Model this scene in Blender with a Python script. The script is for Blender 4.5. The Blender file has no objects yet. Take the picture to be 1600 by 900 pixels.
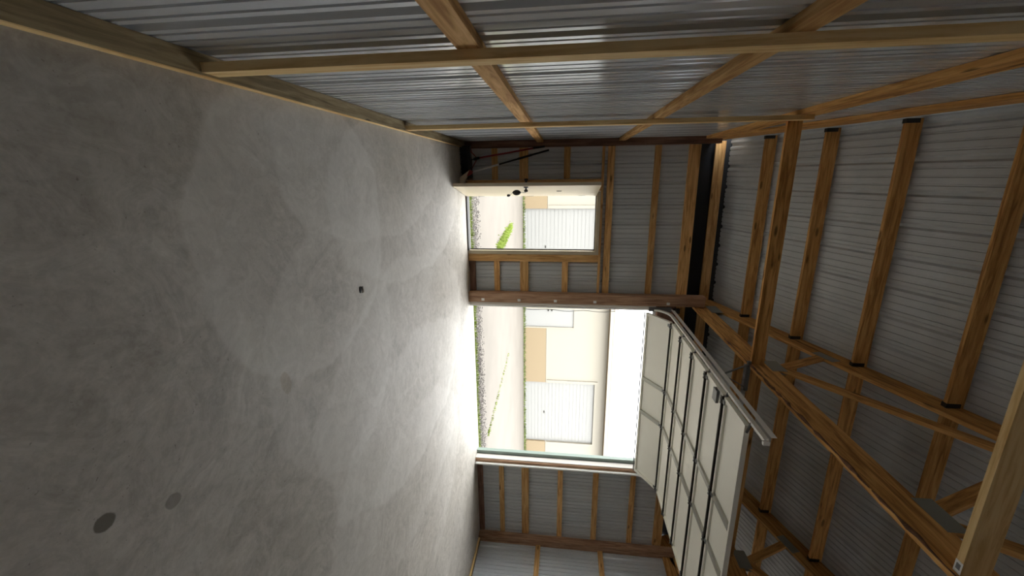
import bpy, bmesh, math, random
from mathutils import Vector, Matrix
random.seed(7)
S = bpy.context.scene
COL = S.collection

# ------------------------------------------------------------------ camera
F_PX = 646.36
yaw, pit, rol = math.radians(15.29), math.radians(-7.035), math.radians(1.208)
fwd = Vector((math.sin(yaw)*math.cos(pit), math.cos(yaw)*math.cos(pit), math.sin(pit)))
rt0 = Vector((math.cos(yaw), -math.sin(yaw), 0)); up0 = rt0.cross(fwd)
rgt = rt0*math.cos(rol)+up0*math.sin(rol); upv = -rt0*math.sin(rol)+up0*math.cos(rol)
cam = bpy.data.cameras.new('camera'); cam_o = bpy.data.objects.new('camera', cam); COL.objects.link(cam_o)
cam.sensor_fit = 'HORIZONTAL'; cam.sensor_width = 36; cam.lens = F_PX/1600*36
cam.clip_start = .02; cam.clip_end = 300
# the photograph was taken with the phone held upright and stored on its side
m = Matrix((upv, -rgt, -fwd)).transposed().to_4x4(); m.translation = Vector((0, 0, 1.55))
cam_o.matrix_world = m
S.camera = cam_o

# ------------------------------------------------------------------ sky and exposure
W = bpy.data.worlds.new('overcast_sky'); S.world = W; W.use_nodes = True
bg = W.node_tree.nodes['Background']; bg.inputs['Color'].default_value = (.985, .992, 1, 1); bg.inputs['Strength'].default_value = 1.9
vs = S.view_settings; vs.view_transform = 'Standard'; vs.look = 'None'; vs.gamma = 1; vs.exposure = 2.18; vs.use_curve_mapping = False
S.cycles.max_bounces = 12; S.cycles.diffuse_bounces = 8; S.cycles.glossy_bounces = 4
S.cycles.sample_clamp_indirect = 6.0
S.cycles.caustics_reflective = False; S.cycles.caustics_refractive = False

# ------------------------------------------------------------------ materials
def lin(c):
    return tuple(((v/255)/12.92 if v/255 <= .04045 else ((v/255+.055)/1.055)**2.4) for v in c)+(1,)
class NT:
    def __init__(s, name):
        s.m = bpy.data.materials.new(name); s.m.use_nodes = True; s.t = s.m.node_tree; s.b = s.t.nodes['Principled BSDF']
    def n(s, typ, **kw):
        o = s.t.nodes.new(typ)
        for k, v in kw.items():
            if k in o.inputs: o.inputs[k].default_value = v
            else: setattr(o, k, v)
        return o
    def l(s, a, b): s.t.links.new(a, b)
    def coords(s, scale=(1, 1, 1), rnd=True, kind='Object'):
        tc = s.n('ShaderNodeTexCoord'); mp = s.n('ShaderNodeMapping'); mp.inputs['Scale'].default_value = scale
        s.l(tc.outputs[kind], mp.inputs['Vector'])
        if rnd:
            oi = s.n('ShaderNodeObjectInfo'); mu = s.n('ShaderNodeMath', operation='MULTIPLY'); mu.inputs[1].default_value = 37.0
            s.l(oi.outputs['Random'], mu.inputs[0]); s.l(mu.outputs[0], mp.inputs['Location'])
        return mp.outputs['Vector']
    def ramp(s, fac, stops):
        r = s.n('ShaderNodeValToRGB'); el = r.color_ramp.elements
        while len(el) < len(stops): el.new(.5)
        for e, (p, c) in zip(el, stops): e.position = p; e.color = c
        s.l(fac, r.inputs['Fac']); return r.outputs['Color']
    def mix(s, fac, a, b, mode='MIX'):
        x = s.n('ShaderNodeMix', data_type='RGBA', blend_type=mode)
        for sock, v in ((x.inputs[0], fac), (x.inputs[6], a), (x.inputs[7], b)):
            if hasattr(v, 'links'): s.l(v, sock)
            else: sock.default_value = v
        return x.outputs[2]
    def math(s, op, a, b=None):
        x = s.n('ShaderNodeMath', operation=op)
        for i, v in enumerate((a, b)):
            if v is None: continue
            if hasattr(v, 'links'): s.l(v, x.inputs[i])
            else: x.inputs[i].default_value = v
        return x.outputs[0]
    def bump(s, h, strength=.2, dist=.01):
        b = s.n('ShaderNodeBump', Strength=strength, Distance=dist); s.l(h, b.inputs['Height']); s.l(b.outputs[0], s.b.inputs['Normal'])
def wood(name, light, mid, dark, rough=.75, knots=True, vary=.35):
    k = NT(name)
    v = k.coords((1.1, 14, 14))
    nz = k.n('ShaderNodeTexNoise', Scale=2.2, Detail=6, Roughness=.6, Distortion=.6); k.l(v, nz.inputs['Vector'])
    c = k.ramp(nz.outputs['Fac'], [(.36, dark), (.5, mid), (.63, light)])
    v2 = k.coords((.9, 3, 3)); n2 = k.n('ShaderNodeTexNoise', Scale=1.4, Detail=2); k.l(v2, n2.inputs['Vector'])
    c = k.mix(k.ramp(n2.outputs['Fac'], [(.35, (0, 0, 0, 1)), (.7, (vary, vary, vary, 1))]), c, mid)
    oi = k.n('ShaderNodeObjectInfo')
    hs = k.n('ShaderNodeHueSaturation'); k.l(c, hs.inputs['Color'])
    k.l(k.math('ADD', k.math('MULTIPLY', oi.outputs['Random'], .35), .82), hs.inputs['Value']); c = hs.outputs['Color']
    if knots:
        v3 = k.coords((1.9, 7, 7)); vo = k.n('ShaderNodeTexVoronoi', Scale=1.0); k.l(v3, vo.inputs['Vector'])
        c = k.mix(k.ramp(vo.outputs['Distance'], [(.07, (.75, .75, .75, 1)), (.13, (0, 0, 0, 1))]), c, tuple(x*.28 for x in dark[:3])+(1,))
    k.l(c, k.b.inputs['Base Color']); k.b.inputs['Roughness'].default_value = rough; k.b.inputs['Specular IOR Level'].default_value = .25
    k.bump(nz.outputs['Fac'], .25, .004)
    return k.m
def flat(name, c, rough=.5, metal=0.0, noise=0.0, nscale=8, spec=.5):
    k = NT(name)
    if noise:
        v = k.coords((1, 1, 1)); nz = k.n('ShaderNodeTexNoise', Scale=nscale, Detail=5); k.l(v, nz.inputs['Vector'])
        d = tuple(x*(1-noise) for x in c[:3])+(1,); h = tuple(min(1, x*(1+noise)) for x in c[:3])+(1,)
        k.l(k.ramp(nz.outputs['Fac'], [(.3, d), (.7, h)]), k.b.inputs['Base Color'])
    else: k.b.inputs['Base Color'].default_value = c
    k.b.inputs['Roughness'].default_value = rough; k.b.inputs['Metallic'].default_value = metal; k.b.inputs['Specular IOR Level'].default_value = spec
    return k.m
M = {}
M['pine'] = wood('pine_lumber', lin((228, 188, 132)), lin((208, 164, 106)), lin((172, 124, 74)))
M['pale'] = wood('fresh_pale_pine', lin((242, 216, 164)), lin((234, 202, 144)), lin((208, 166, 106)), vary=.5)
M['truss'] = wood('truss_lumber', lin((222, 176, 112)), lin((200, 150, 88)), lin((150, 104, 58)))
M['treated'] = wood('weathered_treated_board', lin((158, 144, 112)), lin((136, 120, 90)), lin((98, 84, 60)), vary=.6)
M['post'] = wood('brown_treated_post', lin((190, 158, 130)), lin((168, 134, 108)), lin((132, 98, 76)), knots=False)
M['sill'] = wood('dark_treated_plate', lin((138, 108, 92)), lin((116, 86, 72)), lin((84, 60, 50)), knots=False)
def siding_mat(name, lo, hi, metal, rough):
    k = NT(name)
    v = k.coords((6, 6, .6)); nz = k.n('ShaderNodeTexNoise', Scale=1.0, Detail=3); k.l(v, nz.inputs['Vector'])
    k.l(k.ramp(nz.outputs['Fac'], [(.3, lin(lo)), (.7, lin(hi))]), k.b.inputs['Base Color'])
    k.b.inputs['Metallic'].default_value = metal; k.b.inputs['Roughness'].default_value = rough
    return k.m
M['siding'] = siding_mat('satin_siding', (216, 223, 230), (226, 232, 238), .35, .17)
M['siding_dull'] = siding_mat('dull_siding', (186, 190, 192), (196, 199, 200), 0., .5)
LOBES = [(.35, 2.45, .88, .95, .30), (.2, 4.3, .82, 1.7, .30), (-.1, 3.6, .62, 1.5, .24), (1.9, 4.0, 1.15, 1.9, .26), (1.2, 2.6, .9, .8, .2),
         (2.7, 4.0, 1.1, 1.9, .2), (.9, 1.2, .75, .55, .12), (3.6, 3.6, 1.2, 1.8, .18)]
FC = (3.22, 1.32)     # centre of the slab
def floor_mat():
    k = NT('trowelled_concrete')
    v = k.coords((1, 1, 1), rnd=False)
    nd = k.n('ShaderNodeTexNoise', Scale=.8, Detail=4); k.l(v, nd.inputs['Vector'])
    mx = k.n('ShaderNodeMix', data_type='VECTOR'); mx.inputs[0].default_value = .45; k.l(v, mx.inputs[4]); k.l(nd.outputs['Color'], mx.inputs[5])
    wv = mx.outputs[1]
    n1 = k.n('ShaderNodeTexNoise', Scale=1.5, Detail=9, Roughness=.66, Distortion=.5); k.l(v, n1.inputs['Vector'])
    c = k.ramp(n1.outputs['Fac'], [(.28, lin((144, 136, 125))), (.5, lin((175, 168, 157))), (.72, lin((200, 195, 185)))])
    # trowel lobes with a crisp outer edge
    vo = k.n('ShaderNodeTexVoronoi', Scale=1.35); k.l(wv, vo.inputs['Vector'])
    c = k.mix(k.ramp(vo.outputs['Distance'], [(.1, (0, 0, 0, 1)), (.62, (.42, .42, .42, 1))]), c, lin((216, 214, 208)))
    # swirl streaks left by the power trowel
    wa = k.n('ShaderNodeTexWave', wave_type='RINGS', rings_direction='SPHERICAL', Scale=2.3, Distortion=22, Detail=5); wa.inputs['Detail Scale'].default_value = 1.4; wa.inputs['Detail Roughness'].default_value = .7; k.l(v, wa.inputs['Vector'])
    c = k.mix(.16, c, k.ramp(wa.outputs['Fac'], [(.1, lin((120, 115, 105))), (.9, lin((212, 209, 202)))]))
    n3 = k.n('ShaderNodeTexNoise', Scale=9, Detail=9, Roughness=.75, Distortion=1.4); k.l(wv, n3.inputs['Vector'])
    c = k.mix(.42, c, k.ramp(n3.outputs['Fac'], [(.3, lin((112, 107, 98))), (.7, lin((212, 208, 200)))]))
    n4 = k.n('ShaderNodeTexNoise', Scale=55, Detail=3); k.l(v, n4.inputs['Vector'])
    c = k.mix(k.ramp(n4.outputs['Fac'], [(.25, (.5, .5, .5, 1)), (.30, (0, 0, 0, 1))]), c, lin((86, 80, 70)))
    n5 = k.n('ShaderNodeTexNoise', Scale=.7, Detail=3); k.l(v, n5.inputs['Vector'])
    c = k.mix(k.ramp(n5.outputs['Fac'], [(.52, (0, 0, 0, 1)), (.72, (.35, .35, .35, 1))]), c, lin((150, 144, 130)))
    # scalloped edges where the trowel passes end
    nl = k.n('ShaderNodeTexNoise', Scale=2.2, Detail=3); k.l(v, nl.inputs['Vector'])
    for (x, y, rx, ry, st) in LOBES:
        mp = k.n('ShaderNodeMapping', vector_type='TEXTURE'); mp.inputs['Location'].default_value = (x-FC[0], y-FC[1], 0); mp.inputs['Scale'].default_value = (rx, ry, 50)
        k.l(v, mp.inputs['Vector']); ln = k.n('ShaderNodeVectorMath', operation='LENGTH'); k.l(mp.outputs[0], ln.inputs[0])
        d = k.math('ADD', ln.outputs['Value'], k.math('MULTIPLY', nl.outputs['Fac'], .3))
        c = k.mix(k.ramp(k.math('MULTIPLY', d, .5), [(.25, (0, 0, 0, 1)), (.565, (st, st, st, 1)), (.58, (0, 0, 0, 1))]), c, lin((222, 220, 214)))
    # oil spots
    nn = k.n('ShaderNodeTexNoise', Scale=22, Detail=3); k.l(v, nn.inputs['Vector'])
    for (x, y, a, rx, ry, st, col) in STAINS:
        mp = k.n('ShaderNodeMapping', vector_type='TEXTURE'); mp.inputs['Location'].default_value = (x-FC[0], y-FC[1], 0); mp.inputs['Rotation'].default_value = (0, 0, a); mp.inputs['Scale'].default_value = (rx, ry, 50)
        k.l(v, mp.inputs['Vector']); ln = k.n('ShaderNodeVectorMath', operation='LENGTH'); k.l(mp.outputs[0], ln.inputs[0])
        d = k.math('ADD', ln.outputs['Value'], k.math('MULTIPLY', nn.outputs['Fac'], .5))
        c = k.mix(k.ramp(k.math('MULTIPLY', d, .5), [(.58, (st, st, st, 1)), (.66, (0, 0, 0, 1))]), c, col)
    k.l(c, k.b.inputs['Base Color']); k.b.inputs['Specular IOR Level'].default_value = .18
    r = k.ramp(n1.outputs['Fac'], [(.3, (.55, .55, .55, 1)), (.7, (.68, .68, .68, 1))]); k.l(r, k.b.inputs['Roughness'])
    k.bump(n3.outputs['Fac'], .15, .004)
    return k.m
STAINS = [(1.136, .980, -.35, .031, .035, .85, lin((92, 88, 76))), (1.257, 1.210, -.35, .030, .034, .6, lin((112, 109, 100))), (1.12, 1.95, .3, .07, .04, .3, lin((150, 128, 92)))]
M['concrete'] = floor_mat()
M['slab_edge'] = flat('slab_edge', lin((176, 168, 152)), .8, noise=.1)
M['door_steel'] = flat('overhead_door_steel', lin((240, 239, 229)), .42, noise=.02, nscale=3)
M['joint_dark'] = flat('painted_joint_shade', lin((40, 36, 28)), .9)  # dark colour standing in for shade at the door section joints
M['galv'] = flat('galvanised_steel', lin((242, 243, 240)), .45, .0)
M['galv_dull'] = flat('dull_galvanised', lin((120, 122, 122)), .5, .6)
M['stile'] = flat('door_stile_steel', lin((170, 170, 163)), .35, .35)
M['hanger'] = flat('dark_hanger', lin((52, 50, 46)), .6, .4)
M['gusset'] = flat('gusset_plate', lin((150, 154, 146)), .5, .3)
M['cream'] = flat('cream_paint', lin((226, 214, 186)), .4, noise=.02)
M['frame'] = flat('beige_frame', lin((188, 176, 152)), .5)
M['black'] = flat('black_rubber', lin((26, 24, 22)), .6)
M['navy'] = flat('dark_soffit', lin((34, 38, 44)), .7)
M['vinyl'] = flat('grey_green_vinyl', lin((142, 158, 150)), .5)
M['white'] = flat('white_paint', lin((206, 203, 194)), .5)
M['red'] = flat('dark_red_plastic', lin((140, 36, 40)), .45)
M['bristle'] = flat('black_bristle', lin((34, 34, 36)), .9)
M['silver'] = flat('silver_pole', lin((232, 232, 232)), .4, .1)
M['straw'] = flat('tan_bristle', lin((214, 196, 166)), .9)
M['paper'] = flat('white_paper', lin((235, 235, 235)), .8)
M['ink'] = flat('grey_print', lin((120, 122, 126)), .8)
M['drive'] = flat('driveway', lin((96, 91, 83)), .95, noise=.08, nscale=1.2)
M['dirt'] = flat('dirt', lin((88, 83, 74)), 1, noise=.15, nscale=3)
M['gravel'] = flat('gravel_stone', lin((104, 99, 95)), .95, noise=.35, nscale=4)
M['grass'] = flat('grass_blade', lin((112, 130, 46)), .8, noise=.25, nscale=3)
M['weed'] = flat('weed_leaf', lin((84, 96, 46)), .8, noise=.3, nscale=3)
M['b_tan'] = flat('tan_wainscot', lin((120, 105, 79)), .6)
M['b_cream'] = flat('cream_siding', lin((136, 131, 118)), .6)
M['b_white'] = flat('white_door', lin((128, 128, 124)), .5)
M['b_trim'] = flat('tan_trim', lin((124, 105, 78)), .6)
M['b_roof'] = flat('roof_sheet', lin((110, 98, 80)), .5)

# ------------------------------------------------------------------ helpers
MW = {}
def place(o, world, parent=None):
    COL.objects.link(o)
    MW[o] = world
    if parent is not None:
        o.parent = parent; o.matrix_basis = MW[parent].inverted() @ world
    else: o.matrix_basis = world
    return o
def empty(name, loc=(0, 0, 0), label=None, cat=None, group=None, kind=None):
    o = bpy.data.objects.new(name, None); o.empty_display_size = .2
    place(o, Matrix.Translation(loc)); return tag(o, label, cat, group, kind)
def tag(o, label=None, cat=None, group=None, kind=None):
    if label: o['label'] = label
    if cat: o['category'] = cat
    if group: o['group'] = group
    if kind: o['kind'] = kind
    return o
def mesh(name, verts, faces, mat, parent=None, world=None, smooth=False):
    me = bpy.data.meshes.new(name); me.from_pydata([tuple(v) for v in verts], [], faces); me.materials.append(M[mat] if isinstance(mat, str) else mat)
    if smooth:
        for p in me.polygons: p.use_smooth = True
    me.update()
    return place(bpy.data.objects.new(name, me), world or Matrix(), parent)
BOXF = [(0, 3, 2, 1), (4, 5, 6, 7), (0, 1, 5, 4), (1, 2, 6, 5), (2, 3, 7, 6), (3, 0, 4, 7)]
def boxv(l, w, h):
    return [(x*l/2, y*w/2, z*h/2) for z in (-1, 1) for x, y in ((-1, -1), (1, -1), (1, 1), (-1, 1))]
def beam(name, p0, p1, h, t, hdir, mat, parent=None):
    """board from p0 to p1 (centre line); h across hdir, t across the rest; local X runs along the grain"""
    p0, p1 = Vector(p0), Vector(p1); ex = (p1-p0).normalized(); ez = Vector(hdir); ez = (ez-ex*ez.dot(ex)).normalized(); ey = ez.cross(ex)
    w = Matrix((ex, ey, ez)).transposed().to_4x4(); w.translation = (p0+p1)/2
    return mesh(name, boxv((p1-p0).length, t, h), BOXF, mat, parent, w)
def box(name, lo, hi, mat, parent=None):
    d = [hi[i]-lo[i] for i in range(3)]; c = [(hi[i]+lo[i])/2 for i in range(3)]; a = max(range(3), key=lambda i: d[i])
    p0, p1 = list(c), list(c); p0[a] = lo[a]; p1[a] = hi[a]
    hd = 2 if a != 2 else 0
    t = [i for i in range(3) if i not in (a, hd)][0]
    hv = [0, 0, 0]; hv[hd] = 1
    return beam(name, p0, p1, d[hd], d[t], hv, mat, parent)
def multi(name, boxes, mat, parent=None, world=None):
    """several touching boxes as one rigid part: list of (lo, hi) in world axes"""
    vs_, fs = [], []
    for lo, hi in boxes:
        b = len(vs_)
        vs_ += [(x, y, z) for z in (lo[2], hi[2]) for x, y in ((lo[0], lo[1]), (hi[0], lo[1]), (hi[0], hi[1]), (lo[0], hi[1]))]
        fs += [tuple(i+b for i in f) for f in BOXF]
    c = Vector((sum(v[0] for v in vs_), sum(v[1] for v in vs_), sum(v[2] for v in vs_)))/len(vs_)
    if world is None:
        return mesh(name, [Vector(v)-c for v in vs_], fs, mat, parent, Matrix.Translation(c))
    return mesh(name, vs_, fs, mat, parent, world)
def tube(name, pts, r, mat, parent=None, n=8, closed=False):
    """round bar along a polyline; r may be a list"""
    pts = [Vector(p) for p in pts]; rs = r if isinstance(r, (list, tuple)) else [r]*len(pts)
    c = sum(pts, Vector())/len(pts); vs_, fs = [], []
    for i, p in enumerate(pts):
        a, b = pts[max(0, i-1)], pts[min(len(pts)-1, i+1)]
        if closed: a, b = pts[i-1], pts[(i+1) % len(pts)]
        d = (b-a).normalized(); s = d.orthogonal() if abs(d.z) > .95 else Vector((-d.y, d.x, 0)); s.normalize(); t = d.cross(s)
        vs_ += [p-c+(s*math.cos(2*math.pi*k/n)+t*math.sin(2*math.pi*k/n))*rs[i] for k in range(n)]
    N = len(pts)
    for i in range(N if closed else N-1):
        j = (i+1) % N
        fs += [(i*n+k, i*n+(k+1) % n, j*n+(k+1) % n, j*n+k) for k in range(n)]
    if not closed: fs += [tuple(range(n))[::-1], tuple(range((N-1)*n, N*n))]
    return mesh(name, vs_, fs, mat, parent, Matrix.Translation(c), smooth=True)
def sweep(name, path, prof, sx, mat, parent=None):
    """open profile [(a,b)] swept along path in the YZ plane; a along X, b across the path"""
    pts = [Vector(p) for p in path]; c = sum(pts, Vector())/len(pts); vs_, fs = [], []; n = len(prof)
    for i, p in enumerate(pts):
        d = (pts[min(len(pts)-1, i+1)]-pts[max(0, i-1)]).normalized(); nn = Vector((1, 0, 0)).cross(d)
        vs_ += [p-c+Vector((1, 0, 0))*a*sx+nn*b for a, b in prof]
    for i in range(len(pts)-1):
        fs += [(i*n+k, i*n+(k+1) % n, (i+1)*n+(k+1) % n, (i+1)*n+k) for k in range(n)]
    fs += [tuple(range(n))[::-1], tuple(range((len(pts)-1)*n, len(pts)*n))]
    return mesh(name, vs_, fs, mat, parent, Matrix.Translation(c))

# building dimensions (metres); camera stands at x=0, y=0
XL, XR = -.51, 6.95          # inner faces of the gable siding
YF, YB = 6.62, -4.1          # inner faces of the eave siding
RIDGE = 1.2
SL = .337
def zr(z0, y):               # height of a roof-parallel plane
    return z0+SL*(6.344-(y if y >= RIDGE else 2*RIDGE-y))
Z_ROOF = 4.21

# ------------------------------------------------------------------ floor and ground
floor = multi('floor', [((XL, YB, -.16), (XR, 6.74, 0))], 'concrete'); tag(floor, 'smooth trowelled grey concrete floor with oil spots', kind='structure')
edge = box('slab_edge', (XL, 6.74, -.16), (XR, 6.78, -.004), 'slab_edge', floor)
ground = empty('ground', (5, 12, -.1), kind='structure'); tag(ground, 'pale packed driveway and dirt outside the doors')
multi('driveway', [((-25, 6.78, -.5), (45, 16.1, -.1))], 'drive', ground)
multi('dirt_verge', [((-25, 16.1, -.5), (45, 40, -.095))], 'dirt', ground)
multi('yard', [((-25, -20, -.5), (XL-.03, 6.78, -.1))], 'dirt', ground)
multi('yard', [((XR+.03, -20, -.5), (45, 6.78, -.1))], 'dirt', ground)

# ------------------------------------------------------------------ ribbed metal siding
def rib(s, pitch=.3048):
    """outward depth of the panel profile at position s"""
    u = (s+pitch/2) % pitch-pitch/2
    a = abs(u)
    if a < .014: return .024
    if a < .034: return .024*(1-(a-.014)/.020)
    for c in (.0762, .1524):
        b = abs(a-c)
        if b < .007: return .010
        if b < .011: return .010*(1-(b-.007)/.004)
    return 0
def breaks(s0, s1, pitch=.3048):
    offs = sorted([sg*o for sg in (-1, 1) for o in (.014, .034, .0652, .0692, .0832, .0872, .1414, .1454)])
    out = {round(s0, 5), round(s1, 5)}
    k0 = int(math.floor(s0/pitch))-1
    for k in range(k0, int(s1/pitch)+3):
        for o in offs:
            s = k*pitch+o
            if s0 < s < s1: out.add(round(s, 5))
    return sorted(out)
def panel(name, s0, s1, rects, to3d, parent, phase=0., mat='siding', lap=0.):
    """rects: [(a, b, lo(s), hi(s))] pieces of the sheet between s0 and s1"""
    vs_, fs = [], []
    for a, b, lo, hi in rects:
        a, b = max(a, s0), min(b, s1)
        if b-a < .004: continue
        ss = [s-phase for s in breaks(a+phase, b+phase)]
        base = len(vs_)
        for s in ss:
            d = rib(s+phase)+lap
            vs_ += [to3d(s, lo(s), d), to3d(s, hi(s), d)]
        for i in range(len(ss)-1):
            q = base+2*i; fs.append((q, q+2, q+3, q+1))
    if not fs: return None
    c = sum((Vector(v) for v in vs_), Vector())/len(vs_)
    o = mesh(name, [Vector(v)-c for v in vs_], fs, mat, parent, Matrix.Translation(c))
    sm = o.modifiers.new('sheet', 'SOLIDIFY'); sm.thickness = .0015; sm.offset = 0
    return o
PW = .9144
const = lambda v: (lambda s: v)

# ------------------------------------------------------------------ left and right gable walls
def gable(name, x, sg, label):
    """sg=+1: room lies on +X of the wall"""
    w = empty(name, (x, 3, 0), label, kind='structure')
    s = YB; k = 0
    while s < YF-.01:
        e = min(s+PW, YF)
        panel('siding_panel', s, e, [(s, e, const(-.1), lambda q: zr(Z_ROOF, q)-.005)] if not (s < RIDGE < e) else
              [(s, RIDGE, const(-.1), lambda q: zr(Z_ROOF, q)-.005), (RIDGE, e, const(-.1), lambda q: zr(Z_ROOF, q)-.005)],
              lambda q, z, d: (x-sg*(d+.001), q, z), w, phase=.075-s*0)
        s = e
    def bx(nm, x0, x1, y0, y1, z0, z1, mat): # x0,x1 measured from the siding into the room
        a, b = sorted((x+sg*x0, x+sg*x1)); return box(nm, (a, y0, z0), (b, y1, z1), mat, w)
    for y0, y1 in ((YB+.02, -.4), (-.396, 5.22), (5.224, 6.43)):
        a_, b_ = sorted((x+sg*.002, x+sg*.088)); pl_ = box('bottom_plate', (a_, y0, .001), (b_, y1, .036), 'treated', w)
        a_, b_ = sorted((x+sg*.0885, x+sg*.0925)); box('pale_edge', (a_, y0, .001), (b_, y1, .036), 'pale', pl_)
    for z0, z1 in ((1.128, 1.218), (2.305, 2.395)): bx('girt', .001, .04, YB+.02, 6.575, z0, z1, 'pine')
    for y0 in (-2.9, -.62, 1.725, 4.02): bx('wall_stud', .041, .079, y0, y0+.09, .037, 3.62 if y0 > 2 else 3.69, 'pale')
    bx('bottom_chord', .001, .04, YB+.02, 6.60, 3.50, 3.69, 'truss')
    # sloping rafters lying on the gable siding
    for y0, y1 in ((RIDGE+.01, 6.93), (RIDGE-.01, YB)):
        beam('rafter', (x+sg*.021, y0, zr(3.80, y0)), (x+sg*.021, y1, zr(3.80, y1)), .33*math.cos(math.atan(SL)), .038, (0, 0, 1), 'truss', w)
    return w
wl = gable('wall_left', XL, 1, 'ribbed metal gable wall with flat wooden girts beside the floor brooms')
wr = gable('wall_right', XR, -1, 'ribbed metal gable wall beyond the overhead door')

# ------------------------------------------------------------------ front wall with the two openings
wf = empty('wall_front', (2, YF, 0), 'ribbed metal front wall with the walk door and the overhead door opening', kind='structure')
OX0, OX1, OZ = 2.08, 5.05, 3.0      # overhead opening
DX0, DX1, DZ = .24, 1.22, 2.09      # walk door rough opening
s = XL
while s < XR-.01:
    e = min(s+PW, XR)
    cuts = sorted({s, e, *[c for c in (OX0, OX1, DX0, DX1) if s < c < e]})
    rects = []
    for a, b in zip(cuts, cuts[1:]):
        mid = (a+b)/2
        lo = OZ if OX0 < mid < OX1 else (DZ if DX0 < mid < DX1 else .001)
        rects.append((a, b, const(lo), const(3.49)))
    panel('siding_panel', s, e, rects, lambda q, z, d: (q, YF+.001+d, z), wf, phase=.18, mat='siding_dull')
    s = e
def fb(nm, x0, x1, z0, z1, mat, y0=6.581, y1=6.619, parent=wf): return box(nm, (x0, y0, z0), (x1, y1, z1), mat, parent)
box('corner_post', (XL+.002, 6.44, .001), (XL+.10, 6.58, 3.72), 'sill', wf)
box('corner_post', (XR-.14, 6.44, .001), (XR-.002, 6.58, 3.72), 'post', wf)
gp = box('post', (1.85, 6.44, .001), (2.01, 6.58, 3.74), 'post', wf)
box('post', (5.06, 6.44, .001), (5.16, 6.58, 3.45), 'post', wf)
for z in (.24, .84, 1.43, 2.06, 3.19):
    multi('bolt_washer', [((1.945, 6.434, z-.024), (1.985, 6.4395, z+.024)), ((1.956, 6.424, z-.011), (1.974, 6.4345, z+.011))], 'galv', gp)
GZ = [(.415, .505, 'pine'), (.845, .98, 'pine'), (1.525, 1.62, 'pine'), (2.175, 2.275, 'pine'), (2.85, 2.94, 'pine')]
# bay left of the walk door, bay between door and post, bay right of the overhead door
for x0, x1 in ((XL+.101, .055), (1.343, 1.849)):
    fb('bottom_plate', x0, x1, .001, .10, 'sill')
    for z0, z1, mt in GZ[:3]: fb('girt', x0, x1, z0, z1, mt)
fb('door_header', XL+.101, 1.849, 2.092, 2.125, 'pine', 6.545, 6.619)
for z0, z1, mt in GZ[3:]: fb('girt', XL+.101, 1.849, z0, z1, mt)
fb('girt', XL+.101, 1.849, 3.33, 3.489, 'pine')
fb('jamb_stud', .06, .235, .001, 2.09, 'pine', 6.545, 6.619)
fb('jamb_stud', 1.225, 1.34, .001, 2.09, 'pine', 6.545, 6.619)
fb('bottom_plate', 5.161, XR-.141, .001, .10, 'sill')
for z0, z1, mt in GZ: fb('girt', 5.161, XR-.141, z0, z1, mt)
fb('girt', 5.161, XR-.141, 3.33, 3.489, 'pine')
fb('opening_header', 2.011, 5.059, 3.05, 3.329, 'sill', 6.50, 6.619)
fb('girt', 2.011, 5.159, 3.332, 3.489, 'pine')
# casing of the overhead opening
box('jamb_casing', (2.012, 6.50, .001), (2.075, 6.66, 3.0), 'white', wf)
box('jamb_casing', (5.042, 6.46, .001), (5.058, 6.575, 3.0), 'white', wf)
box('weather_seal', (4.985, 6.60, .001), (5.045, 6.68, 3.0), 'vinyl', wf)
# boxed eave
multi('soffit_panel', [((XL-.3, 6.655, 3.49), (XR+.3, 6.96, 3.50))], 'navy', wf)
multi('light_stop_strip', [((XL-.3, 6.94, 3.94), (XR+.3, 6.961, 4.036))], 'navy', wf)  # unseen strip added to stop daylight leaking in through the roof ribs
multi('fascia_board', [((XL-.3, 6.962, 3.47), (XR+.3, 6.985, 4.0))], 'navy', wf)

# back wall (behind the camera)
wb = empty('wall_back', (2, YB, 0), 'ribbed metal back wall', kind='structure')
s = XL
while s < XR-.01:
    e = min(s+PW, XR)
    panel('siding_panel', s, e, [(s, e, const(-.1), const(3.9))], lambda q, z, d: (q, YB-.001-d, z), wb, mat='siding_dull'); s = e
for z in (.45, 1.2, 2.3, 3.3): box('girt', (XL+.05, YB+.001, z), (XR-.05, YB+.04, z+.09), 'pine', wb)

# ------------------------------------------------------------------ roof
roof = empty('ceiling', (3, RIDGE, 4), 'underside of the ribbed metal roof on wooden purlins', kind='structure')
cs = math.cos(math.atan(SL)); sn = math.sin(math.atan(SL))
s = XL-.3
while s < XR+.28:
    e = min(s+PW, XR+.3)
    panel('roof_panel', s, e, [(s, e, const(RIDGE), const(7.0))], lambda q, y, d: (q, y+sn*d, zr(Z_ROOF, y)+.003+cs*d), roof, phase=.1, mat='siding_dull')
    panel('roof_panel', s, e, [(s, e, const(YB-.35), const(RIDGE))], lambda q, y, d: (q, y-sn*d, zr(Z_ROOF, y)+.003+cs*d), roof, phase=.1, mat='siding_dull')
    s = e
TX = [2.05, 4.70]
bays = [(XL+.042, TX[0]-.021), (TX[0]+.021, TX[1]-.021), (TX[1]+.021, XR-.042)]
hang_me = None
def hanger(x, y, z, parent):
    global hang_me
    w = Matrix.Translation((x, y, z))
    if hang_me is None:
        o = multi('joist_hanger', [((-.02, -.026, -.006), (.02, .026, .0)), ((-.02, -.026, 0), (.02, -.0195, .11)), ((-.02, .0195, 0), (.02, .026, .11))], 'hanger', parent, w); hang_me = o.data
        return o
    return place(bpy.data.objects.new('joist_hanger', hang_me), w, parent)
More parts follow.
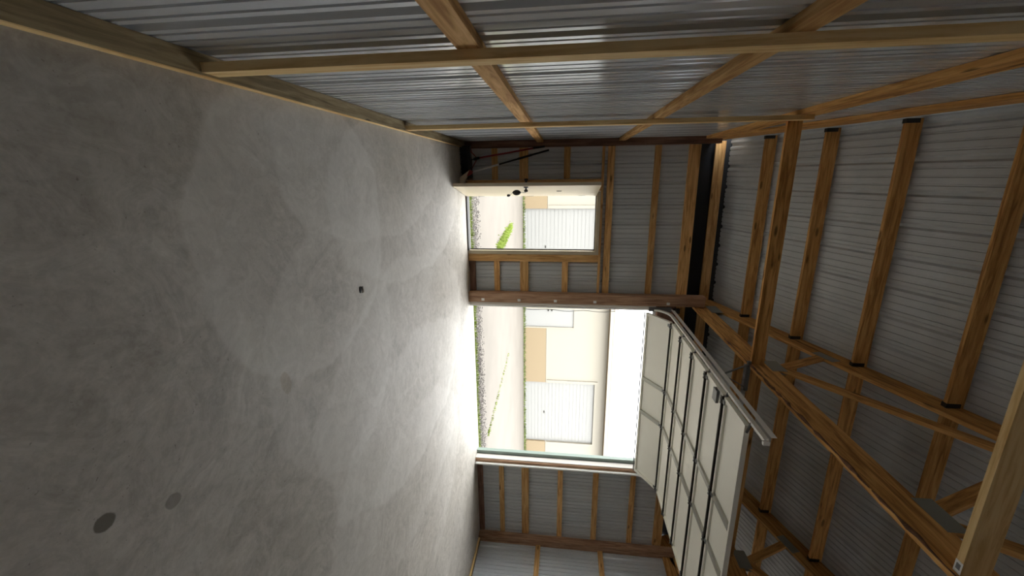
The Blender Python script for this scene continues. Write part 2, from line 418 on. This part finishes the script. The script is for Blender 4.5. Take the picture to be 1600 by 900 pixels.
for y in (6.12, 5.30, 4.545, 3.745, 2.95, 2.15, 1.35):
    for x0, x1 in bays:
        zb = zr(4.06, y)
        p = box('purlin', (x0, y-.038, zb), (x1, y, zb+.139), 'truss', roof)
        hanger(x0+.021, y-.019, zb-.001, p); hanger(x1-.021, y-.019, zb-.001, p)
for x0, x1 in bays: box('eave_purlin', (x0, 6.90, 3.79), (x1, 6.938, 3.935), 'pine', roof)
for y in (.3, -1.3, -2.9, -3.9):
    for x0, x1 in bays: box('purlin', (x0, y-.038, zr(4.06, y)), (x1, y, zr(4.06, y)+.139), 'truss', roof)

# ------------------------------------------------------------------ trusses
def truss(x, label):
    t = empty('roof_truss', (x, 6.5, 3.6), label, 'truss', 'roof trusses over the bays')
    def b(nm, y0, z0, y1, z1, h, mat='truss', th=.038): return beam(nm, (x, y0, z0), (x, y1, z1), h, th, (0, 0, 1) if abs(y1-y0) > abs(z1-z0)*.2 else (0, 1, 0), mat, t)
    b('bottom_chord', 6.60, 3.715, -4.08, 3.715, .23)
    hh = .235; zc = 3.94+hh/2/cs
    b('top_chord', 6.93, zr(zc, 6.93), RIDGE, zr(zc, RIDGE), hh); b('top_chord', RIDGE, zr(zc, RIDGE), -4.4, zr(zc, -4.4), hh)
    for y0, z0, y1, z1 in ((4.385, 3.832, 4.74, 4.475), (4.50, 3.832, 2.98, 4.98), (2.40, 3.832, 2.99, 5.0), (2.33, 3.832, 1.26, 5.6),
                           (.07, 3.832, 1.14, 5.6), (.0, 3.832, -.59, 5.0), (-2.1, 3.832, -.58, 4.98)):
        b('web', y0, z0, y1, z1, .089)
    for y, z, w_, h_, a in ((6.42, 3.87, .34, .16, 0), (4.44, 3.85, .26, .15, 0), (4.74, 4.53, .26, .11, -.325), (2.97, 5.09, .30, .12, -.325), (2.38, 3.86, .27, .12, 0)):
        for sg in (-1, 1):
            d = Vector((0, math.cos(a), math.sin(a)))
            beam('gusset_plate', Vector((x+sg*.0205, y, z))-d*w_/2, Vector((x+sg*.0205, y, z))+d*w_/2, h_, .002, (0, 0, 1), 'gusset', t)
    return t
t1 = truss(TX[0], 'wooden roof truss on the bolted post between the walk door and overhead door')
truss(TX[1], 'wooden roof truss above the raised overhead door')
M['bark'] = flat('bark', lin((120, 84, 62)), .9, noise=.6, nscale=14)
bk, br_ = [], []
y = 5.2
while y > 1.2:
    bk.append((TX[0]-.019+random.uniform(-.004, .004), y, 3.603+random.uniform(-.006, .006))); br_.append(random.choice((.004, .007, .012, .015))); y -= random.uniform(.05, .11)
tube('bark_edge', bk, br_, 'bark', t1, 6)
# lateral braces hung under the bottom chords
b1 = empty('lateral_brace', (.8, 4.48, 3.62), 'orange-brown timber brace with metal track hanger at its truss end', 'timber', 'timber braces between the trusses')
box('board', (XL+.042, 4.461, 3.62), (2.029, 4.499, 3.752), 'truss', b1)
b1b = empty('lateral_brace', (3.4, 4.48, 3.62), 'brown timber brace above the raised overhead door panels', 'timber', 'timber braces between the trusses')
box('board', (2.072, 4.461, 3.62), (4.679, 4.499, 3.752), 'truss', b1b)
b2 = empty('lateral_brace', (.8, 1.97, 3.62), 'timber brace with a pale lower edge and white paper tag', 'timber', 'timber braces between the trusses')
box('board', (XL+.042, 1.95, 3.62), (2.029, 1.988, 3.76), 'pale', b2)
pt = box('paper_tag', (1.955, 1.948, 3.6185), (2.027, 1.9895, 3.6195), 'paper', b2)
box('print', (1.97, 1.957, 3.6178), (2.005, 1.98, 3.6184), 'ink', pt)

# ------------------------------------------------------------------ overhead door (raised)
d2 = empty('door_2', (3.5, 6.4, 0), 'raised cream steel sectional overhead door on ceiling tracks', kind='structure')
GX0, GX1 = 2.10, 5.02
ZD = 3.13; PY = .52; Y0 = 5.93
STILES = (3.22, 3.82)
def section(org, ydir, zdir, length):
    """org: hinge edge centre at x=0; ydir runs across the section; zdir is the inner (lower) face normal"""
    w = Matrix((Vector((1, 0, 0)), Vector(ydir), Vector(zdir))).transposed().to_4x4(); w.translation = Vector(org)
    g = .022
    o = multi('door_section', [((GX0, g, -.045), (GX1, length-g, -.022)), ((GX0, g, -.022), (GX1, g+.03, 0)), ((GX0, length-g-.03, -.022), (GX1, length-g, 0)),
                               ((GX0, g+.03, -.022), (GX0+.05, length-g-.03, -.002)), ((GX1-.05, g+.03, -.022), (GX1, length-g-.03, -.002))], 'door_steel', d2, w)
    multi('joint_shade', [((GX0+.01, -.013, -.014), (GX1-.01, .013, .016))], 'joint_dark', o, w)  # dark fin added to imitate the shadow between the section rails
    for sx in STILES:
        multi('stile', [((sx-.03, g+.03, -.022), (sx+.03, length-g-.03, .004))], 'stile', o, w)
    for sx in STILES+(GX0+.05, GX1-.05):
        multi('hinge', [((sx-.035, -.05, .003), (sx+.035, -.006, .012)), ((sx-.028, -.008, .004), (sx-.014, .012, .03)), ((sx+.014, -.008, .004), (sx+.028, .012, .03)), ((sx-.02, .01, .003), (sx+.02, .06, .010))], 'galv_dull', o, w)
    return o
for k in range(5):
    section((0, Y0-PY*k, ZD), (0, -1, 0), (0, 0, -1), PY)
a = math.atan2(-.29, .47)
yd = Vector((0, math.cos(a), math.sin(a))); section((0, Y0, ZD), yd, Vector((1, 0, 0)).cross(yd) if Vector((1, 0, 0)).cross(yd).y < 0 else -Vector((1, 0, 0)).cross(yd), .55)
be = Vector((0, Y0, ZD))+yd*.55
box('bottom_seal', (GX0, be.y-.012, be.z-.008), (GX1, be.y+.012, be.z+.006), 'galv_dull', d2)
prof = [(0, -.02), (.027, -.02), (.027, -.016), (.003, -.016), (.003, .016), (.027, .016), (.027, .02), (0, .02)]
for X, sg, yv in ((2.058, 1, 6.47), (5.13, -1, 6.40)):
    path = [(X, yv, .01), (X, yv, 2.86)]
    R_ = .33
    for i in range(1, 9):
        th = math.pi/2*i/8; path.append((X, yv-R_+R_*math.cos(th), 2.86+R_*math.sin(th)))
    yend = 3.10
    path.append((X, yend, 2.86+R_))
    sweep('track', path, prof, sg, 'galv', d2)
    beam('track_angle', (X-sg*.004, 6.42, 3.255), (X-sg*.004, 3.12, 3.255), .045, .004, (0, 0, 1), 'galv', d2)
    box('end_stop', (min(X, X+sg*.03), 3.06, 3.15), (max(X, X+sg*.03), 3.085, 3.20), 'galv', d2)
    for k in range(1, 6):
        tube('roller', [(X+sg*.012, Y0-PY*k+.02, ZD+.05), (X+sg*.11, Y0-PY*k+.02, ZD+.02)], .012, 'galv_dull', d2)
    multi('pulley_bracket', [((X-.02, 6.38, 3.26), (X+.02, 6.439, 3.36)), ((X-.03, 6.33, 3.29), (X+.03, 6.38, 3.345))], 'hanger', d2)
    box('flag_bracket', (X-.035, 6.425, 2.9), (X+.035, 6.4385, 3.24), 'galv_dull', d2)
# track hanger off the timber brace
beam('hanger_angle', (1.99, 4.445, 3.59), (2.34, 4.445, 3.59), .035, .03, (0, 0, 1), 'galv_dull', d2)
beam('hanger_strut', (2.02, 4.43, 3.58), (2.065, 4.25, 3.25), .025, .006, (0, 1, 0), 'galv_dull', d2)
beam('hanger_strut', (2.30, 4.43, 3.58), (2.068, 4.27, 3.25), .025, .006, (0, 1, 0), 'galv_dull', d2)
box('corner_bracket', (2.11, 3.95, 3.10), (2.24, 4.05, 3.128), 'galv_dull', d2)
tube('lift_cable', [(2.10+.012*math.sin(i*.9)+.02*math.sin(i*math.pi/24), 6.43, .90+i*.081) for i in range(25)], .0045, 'galv_dull', d2, 5)

# ------------------------------------------------------------------ walk door
d1 = empty('door_1', (.31, 6.56, 0), 'open cream walk door swung into the building', kind='structure')
multi('door_frame', [((.242, 6.52, 0), (.30, 6.66, 2.088)), ((1.16, 6.52, 0), (1.218, 6.66, 2.088)), ((.30, 6.52, 2.032), (1.16, 6.66, 2.088))], 'frame', d1)
multi('weather_strip', [((1.145, 6.60, .03), (1.16, 6.625, 2.03)), ((.30, 6.60, 2.018), (1.145, 6.625, 2.032))], 'black', d1)
box('threshold', (.30, 6.50, .0), (1.16, 6.66, .022), 'black', d1)
hx, hy, fx, fy = .305, 6.53, .135, 5.72
ld = Vector((fx-hx, fy-hy, 0)); ll = ld.length; ld.normalize(); nr = Vector((-ld.y, ld.x, 0))
if nr.x < 0: nr = -nr
def lw(t, n_, z): return Vector((hx, hy, 0))+ld*t+nr*n_+Vector((0, 0, z))
lwM = Matrix((ld, nr, Vector((0, 0, 1)))).transposed()
lwM = lwM.to_4x4(); lwM.translation = Vector((hx, hy, 0))
leaf = multi('door_leaf', [((0, -.045, .012), (ll, 0, 2.025))], 'cream', d1, lwM)
multi('edge_strip', [((ll, -.043, .014), (ll+.003, -.002, 2.022))], 'frame', leaf, lwM)
multi('door_viewer', [((ll*.52-.012, 0, 1.43), (ll*.52+.012, .006, 1.50))], 'hanger', leaf, lwM)
for sg in (1, -1):
    n0 = 0 if sg > 0 else -.045
    tube('lock_plate', [lw(ll-.07, n0, 1.02), lw(ll-.07, n0+sg*.012, 1.02)], .032, 'galv_dull', leaf, 16)
    tube('knob', [lw(ll-.07, n0+sg*.012, 1.02), lw(ll-.07, n0+sg*.03, 1.02), lw(ll-.07, n0+sg*.045, 1.02), lw(ll-.07, n0+sg*.062, 1.02), lw(ll-.07, n0+sg*.068, 1.02)], [.011, .012, .026, .027, .012], 'hanger', leaf, 14)
for z in (.25, 1.02, 1.8):
    tube('hinge', [(hx-.006, hy-.008, z-.05), (hx-.006, hy-.008, z+.05)], .008, 'galv_dull', leaf)
# keys hanging from the lock
kp = lw(ll-.07, .075, 1.0)
ky = empty('key_ring', kp, 'keys with a black oval fob hanging from the walk door lock', 'keys')
tube('key', [kp+Vector((0, -.0, .02)), kp+Vector((0, 0, -.03))], .004, 'galv_dull', ky, 6)
tube('ring', [kp+Vector((0, .014*math.cos(i*math.pi/6), -.03+.014*math.sin(i*math.pi/6)-.014)) for i in range(12)], .0022, 'galv_dull', ky, 6, closed=True)
tube('fob', [kp+Vector((0, 0, -.05-i*.0145)) for i in range(9)], [.007, .023, .032, .037, .038, .037, .032, .023, .008], 'black', ky, 12)
tube('tag_cord', [kp+Vector((.0, 0, -.163)), kp+Vector((.02, .0, -.185)), kp+Vector((.035, 0, -.2))], .002, 'galv_dull', ky, 5)
tube('leather_tag', [kp+Vector((.035, 0, -.195)), kp+Vector((.037, 0, -.215)), kp+Vector((.04, 0, -.24))], [.007, .018, .014], 'black', ky, 8)

# ------------------------------------------------------------------ brooms in the front left corner
pb = empty('push_broom', (-.2, 6.3, 0), 'push broom with black bristles and dark red handle in the corner', 'broom')
w = Matrix.Rotation(.16, 4, 'Z'); w.translation = Vector((-.205, 6.33, 0))
vs_, fs = [], []
for i in range(31):
    for j in range(4):
        x, y = -.222+i*.0148, -.036+j*.024
        dx, dy = random.uniform(-.012, .012), random.uniform(-.02, .02)+(j-1.5)*.008
        b = len(vs_); r_ = .0078
        vs_ += [(x-r_+dx, y-r_+dy, .0), (x+r_+dx, y-r_+dy, 0), (x+r_+dx, y+r_+dy, 0), (x-r_+dx, y+r_+dy, 0), (x-r_, y-r_, .105), (x+r_, y-r_, .105), (x+r_, y+r_, .105), (x-r_, y+r_, .105)]
        fs += [tuple(q+b for q in f) for f in BOXF]
br = mesh('bristles', vs_, fs, 'bristle', pb, w); br['kind'] = 'stuff'
multi('head', [((-.232, -.045, .1045), (.232, .045, .15))], 'black', pb, w)
sock = w @ Vector((-.03, 0, .15))
tube('socket', [sock+Vector((0, 0, -.004)), sock+Vector((-.012, .012, .05)), sock+Vector((-.03, .03, .12))], [.024, .021, .018], 'black', pb, 10)
tube('handle', [sock+Vector((-.028, .028, .11)), (-.392, 6.40, 1.10)], .0125, 'red', pb, 10)
tube('grip', [(-.388, 6.3985, 1.07), (-.41, 6.41, 1.24)], .0145, 'black', pb, 10)
tube('brace', [w @ Vector((-.16, 0, .15)), sock+Vector((-.02, .02, .09)), w @ Vector((.1, 0, .15))], .007, 'red', pb, 8)
ab = empty('angle_broom', (0, 6.22, 0), 'angle broom with silver and black pole, red cap and tan bristles', 'broom')
A0, A1 = Vector((-.055, 6.22, .165)), Vector((-.36, 6.42, 1.30))
tube('pole', [A0, A0.lerp(A1, .36)], .014, 'silver', ab, 10)
tube('grip', [A0.lerp(A1, .34), A0.lerp(A1, .6), A0.lerp(A1, .61), A0.lerp(A1, .78), A0.lerp(A1, .79), A1], [.012, .012, .016, .016, .013, .014], 'black', ab, 10)
mesh('cap', [(-.09, 6.185, .15), (.0, 6.185, .105), (.0, 6.255, .105), (-.09, 6.255, .15), (-.075, 6.20, .20), (-.03, 6.20, .18), (-.03, 6.24, .18), (-.075, 6.24, .20)], BOXF, 'red', ab)
vs_, fs = [], []
for i in range(12):
    for j in range(3):
        t = i/11; x0 = -.085+t*.08; z0 = .152-t*.042; y0 = 6.20+j*.02
        x1 = .02+t*.15+random.uniform(-.006, .006); z1 = .0; y1 = 6.18+j*.03+random.uniform(-.006, .006); r_ = .006; b = len(vs_)
        vs_ += [(x1-r_, y1-r_, z1), (x1+r_, y1-r_, z1), (x1+r_, y1+r_, z1), (x1-r_, y1+r_, z1), (x0-r_, y0-r_, z0), (x0+r_, y0-r_, z0), (x0+r_, y0+r_, z0), (x0-r_, y0+r_, z0)]
        fs += [tuple(q+b for q in f) for f in BOXF]
ab_b = mesh('bristles', vs_, fs, 'straw', ab); ab_b['kind'] = 'stuff'

# small dark clod with a white chip on the floor
cx, cy = .835, 2.9
ch = empty('floor_chip', (cx, cy, 0), 'small black plug with a white chipped rim on the concrete floor', 'debris')
def lump(name, c, r, mat, parent, sq=(1, 1, 1)):
    bm = bmesh.new(); bmesh.ops.create_icosphere(bm, subdivisions=2, radius=1)
    for v in bm.verts: v.co *= 1+random.uniform(-.15, .15)
    for v in bm.verts: v.co = Vector((v.co.x*r*sq[0], v.co.y*r*sq[1], max(-.0, v.co.z)*r*sq[2]))
    me = bpy.data.meshes.new(name); bm.to_mesh(me); bm.free(); me.materials.append(M[mat])
    return place(bpy.data.objects.new(name, me), Matrix.Translation(c), parent)
lump('plug', (cx, cy, .0), .022, 'black', ch, (1.3, .7, .4)); lump('white_rim', (cx+.004, cy+.028, .0), .022, 'white', ch, (1.3, .55, 1.0))

# ------------------------------------------------------------------ outside: neighbouring building
YN = 16.8
nb = empty('storage_building', (8, YN, -.1), 'long cream storage building with tan base and white doors across the driveway', 'building')
NG = [(-1.9, 1.3-.02+1.95, 2.95)]
doors = [(1.28, 4.33, 3.0), (8.93, 11.98, 3.02), (16.5, 19.55, 3.02), (-6.4, -3.35, 3.02)]
wds = [(5.43, 6.35, 2.08)]
X0, X1 = -14, 30
cuts = sorted([(a, b, h) for a, b, h in doors+wds])
segs, x = [], X0
for a, b, h in cuts: segs.append((x, a)); x = b
segs.append((x, X1))
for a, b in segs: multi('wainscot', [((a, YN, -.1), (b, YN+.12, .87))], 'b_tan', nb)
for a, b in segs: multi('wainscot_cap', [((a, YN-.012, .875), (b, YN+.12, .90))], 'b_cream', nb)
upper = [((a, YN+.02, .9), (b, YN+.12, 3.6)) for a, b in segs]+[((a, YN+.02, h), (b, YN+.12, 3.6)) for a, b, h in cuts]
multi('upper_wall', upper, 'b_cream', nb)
for a, b, h in doors:
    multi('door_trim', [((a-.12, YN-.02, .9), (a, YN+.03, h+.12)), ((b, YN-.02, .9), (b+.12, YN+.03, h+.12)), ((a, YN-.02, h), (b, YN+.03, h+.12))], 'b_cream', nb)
    n = 5; hh = (h+.1)/n
    for k in range(n):
        z0 = -.1+k*hh
        pn = [((a, YN+.10, z0+.0005), (b, YN+.14, z0+hh-.0005))]
        pn += [((a, YN+.091, z0+.015+q*hh/4), (b, YN+.10, z0+.015+q*hh/4+hh/4-.03)) for q in range(4)]
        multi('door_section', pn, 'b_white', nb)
    multi('door_handle', [((a+1.5, YN+.06, .78), (a+1.6, YN+.088, .82))], 'hanger', nb)
for a, b, h in wds:
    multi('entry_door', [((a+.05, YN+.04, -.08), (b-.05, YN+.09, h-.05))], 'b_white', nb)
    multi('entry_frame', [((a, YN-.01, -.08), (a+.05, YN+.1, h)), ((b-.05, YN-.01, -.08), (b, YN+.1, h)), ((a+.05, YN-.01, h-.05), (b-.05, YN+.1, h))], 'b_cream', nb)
    for z in (.95, 1.1): tube('entry_knob', [(a+.12, YN+.04, z), (a+.12, YN-.02, z)], .03, 'hanger', nb, 10)
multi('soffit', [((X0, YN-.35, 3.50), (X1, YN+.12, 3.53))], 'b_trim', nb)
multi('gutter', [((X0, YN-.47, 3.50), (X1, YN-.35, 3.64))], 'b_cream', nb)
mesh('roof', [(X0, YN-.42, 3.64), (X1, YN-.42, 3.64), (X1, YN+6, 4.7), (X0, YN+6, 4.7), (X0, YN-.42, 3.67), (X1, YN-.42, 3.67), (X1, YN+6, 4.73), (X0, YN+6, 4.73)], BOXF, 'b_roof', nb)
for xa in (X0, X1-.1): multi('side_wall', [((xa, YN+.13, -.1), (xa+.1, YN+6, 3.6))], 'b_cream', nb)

# grass, gravel and weeds
def blades(name, n, area, h0, h1, wd, mat, label, cat):
    vs_, fs = [], []
    for _ in range(n):
        x, y, z = area(); a = random.uniform(0, math.pi); h = random.uniform(h0, h1); dx, dy = math.cos(a)*wd, math.sin(a)*wd
        lx, ly = random.uniform(-.4, .4)*h, random.uniform(-.4, .4)*h; b = len(vs_)
        vs_ += [(x-dx, y-dy, z), (x+dx, y+dy, z), (x+dx*.6+lx*.5, y+dy*.6+ly*.5, z+h*.6), (x-dx*.6+lx*.5, y-dy*.6+ly*.5, z+h*.6), (x+lx, y+ly, z+h)]
        fs += [(b, b+1, b+2, b+3), (b+3, b+2, b+4)]
    c = Vector(vs_[0]); c.z = -.1
    o = mesh(name, [Vector(v)-c for v in vs_], fs, mat, None, Matrix.Translation(c))
    return tag(o, label, cat, kind='stuff')
blades('grass', 16000, lambda: (random.uniform(-3, 9), min(7.22, 6.86+abs(random.gauss(0, .19))), -.1), .03, .09, .006, 'grass', 'strip of short green grass along the slab edge', 'grass')
def patch():
    t = random.random(); return (1.5+t*.30+random.gauss(0, .05+.05*t), 10.0+(1-t)*2.6+random.gauss(0, .12), -.1)
blades('driveway_weeds', 1800, patch, .03, .12, .012, 'grass', 'patch of green weeds growing in the driveway', 'weeds')
def crack():
    t = random.random(); t *= t; return (5.74-t*.42+random.gauss(0, .035), 8.2+t*3.6+random.gauss(0, .04), -.1)
blades('verge_weeds', 2600, lambda: (random.uniform(-2, 14), YN-.12-abs(random.gauss(0, .10)), -.1), .03, .15, .015, 'weed', 'low weeds along the foot of the storage building', 'weeds')
blades('crack_weeds', 260, crack, .02, .06, .008, 'grass', 'thin line of weeds along a crack in the driveway', 'weeds')
vs_, fs = [], []
for _ in range(9000):
    x, y = random.uniform(-3, 9.5), 7.34+abs(random.gauss(0, .30))
    if y > 8.1: y = 7.6
    r_ = random.uniform(.008, .024); b = len(vs_); a = random.uniform(0, 6)
    vs_ += [(x+r_*math.cos(a+i*2.09), y+r_*math.sin(a+i*2.09), -.1) for i in range(3)]+[(x+random.uniform(-.4, .4)*r_, y+random.uniform(-.4, .4)*r_, -.1+r_*random.uniform(.6, 1.1))]
    fs += [(b, b+1, b+3), (b+1, b+2, b+3), (b+2, b, b+3)]
tag(mesh('gravel', [Vector(v)-Vector((3, 7.6, -.1)) for v in vs_], fs, 'gravel', None, Matrix.Translation((3, 7.6, -.1))), 'band of loose grey gravel between grass and driveway', 'gravel', kind='stuff')
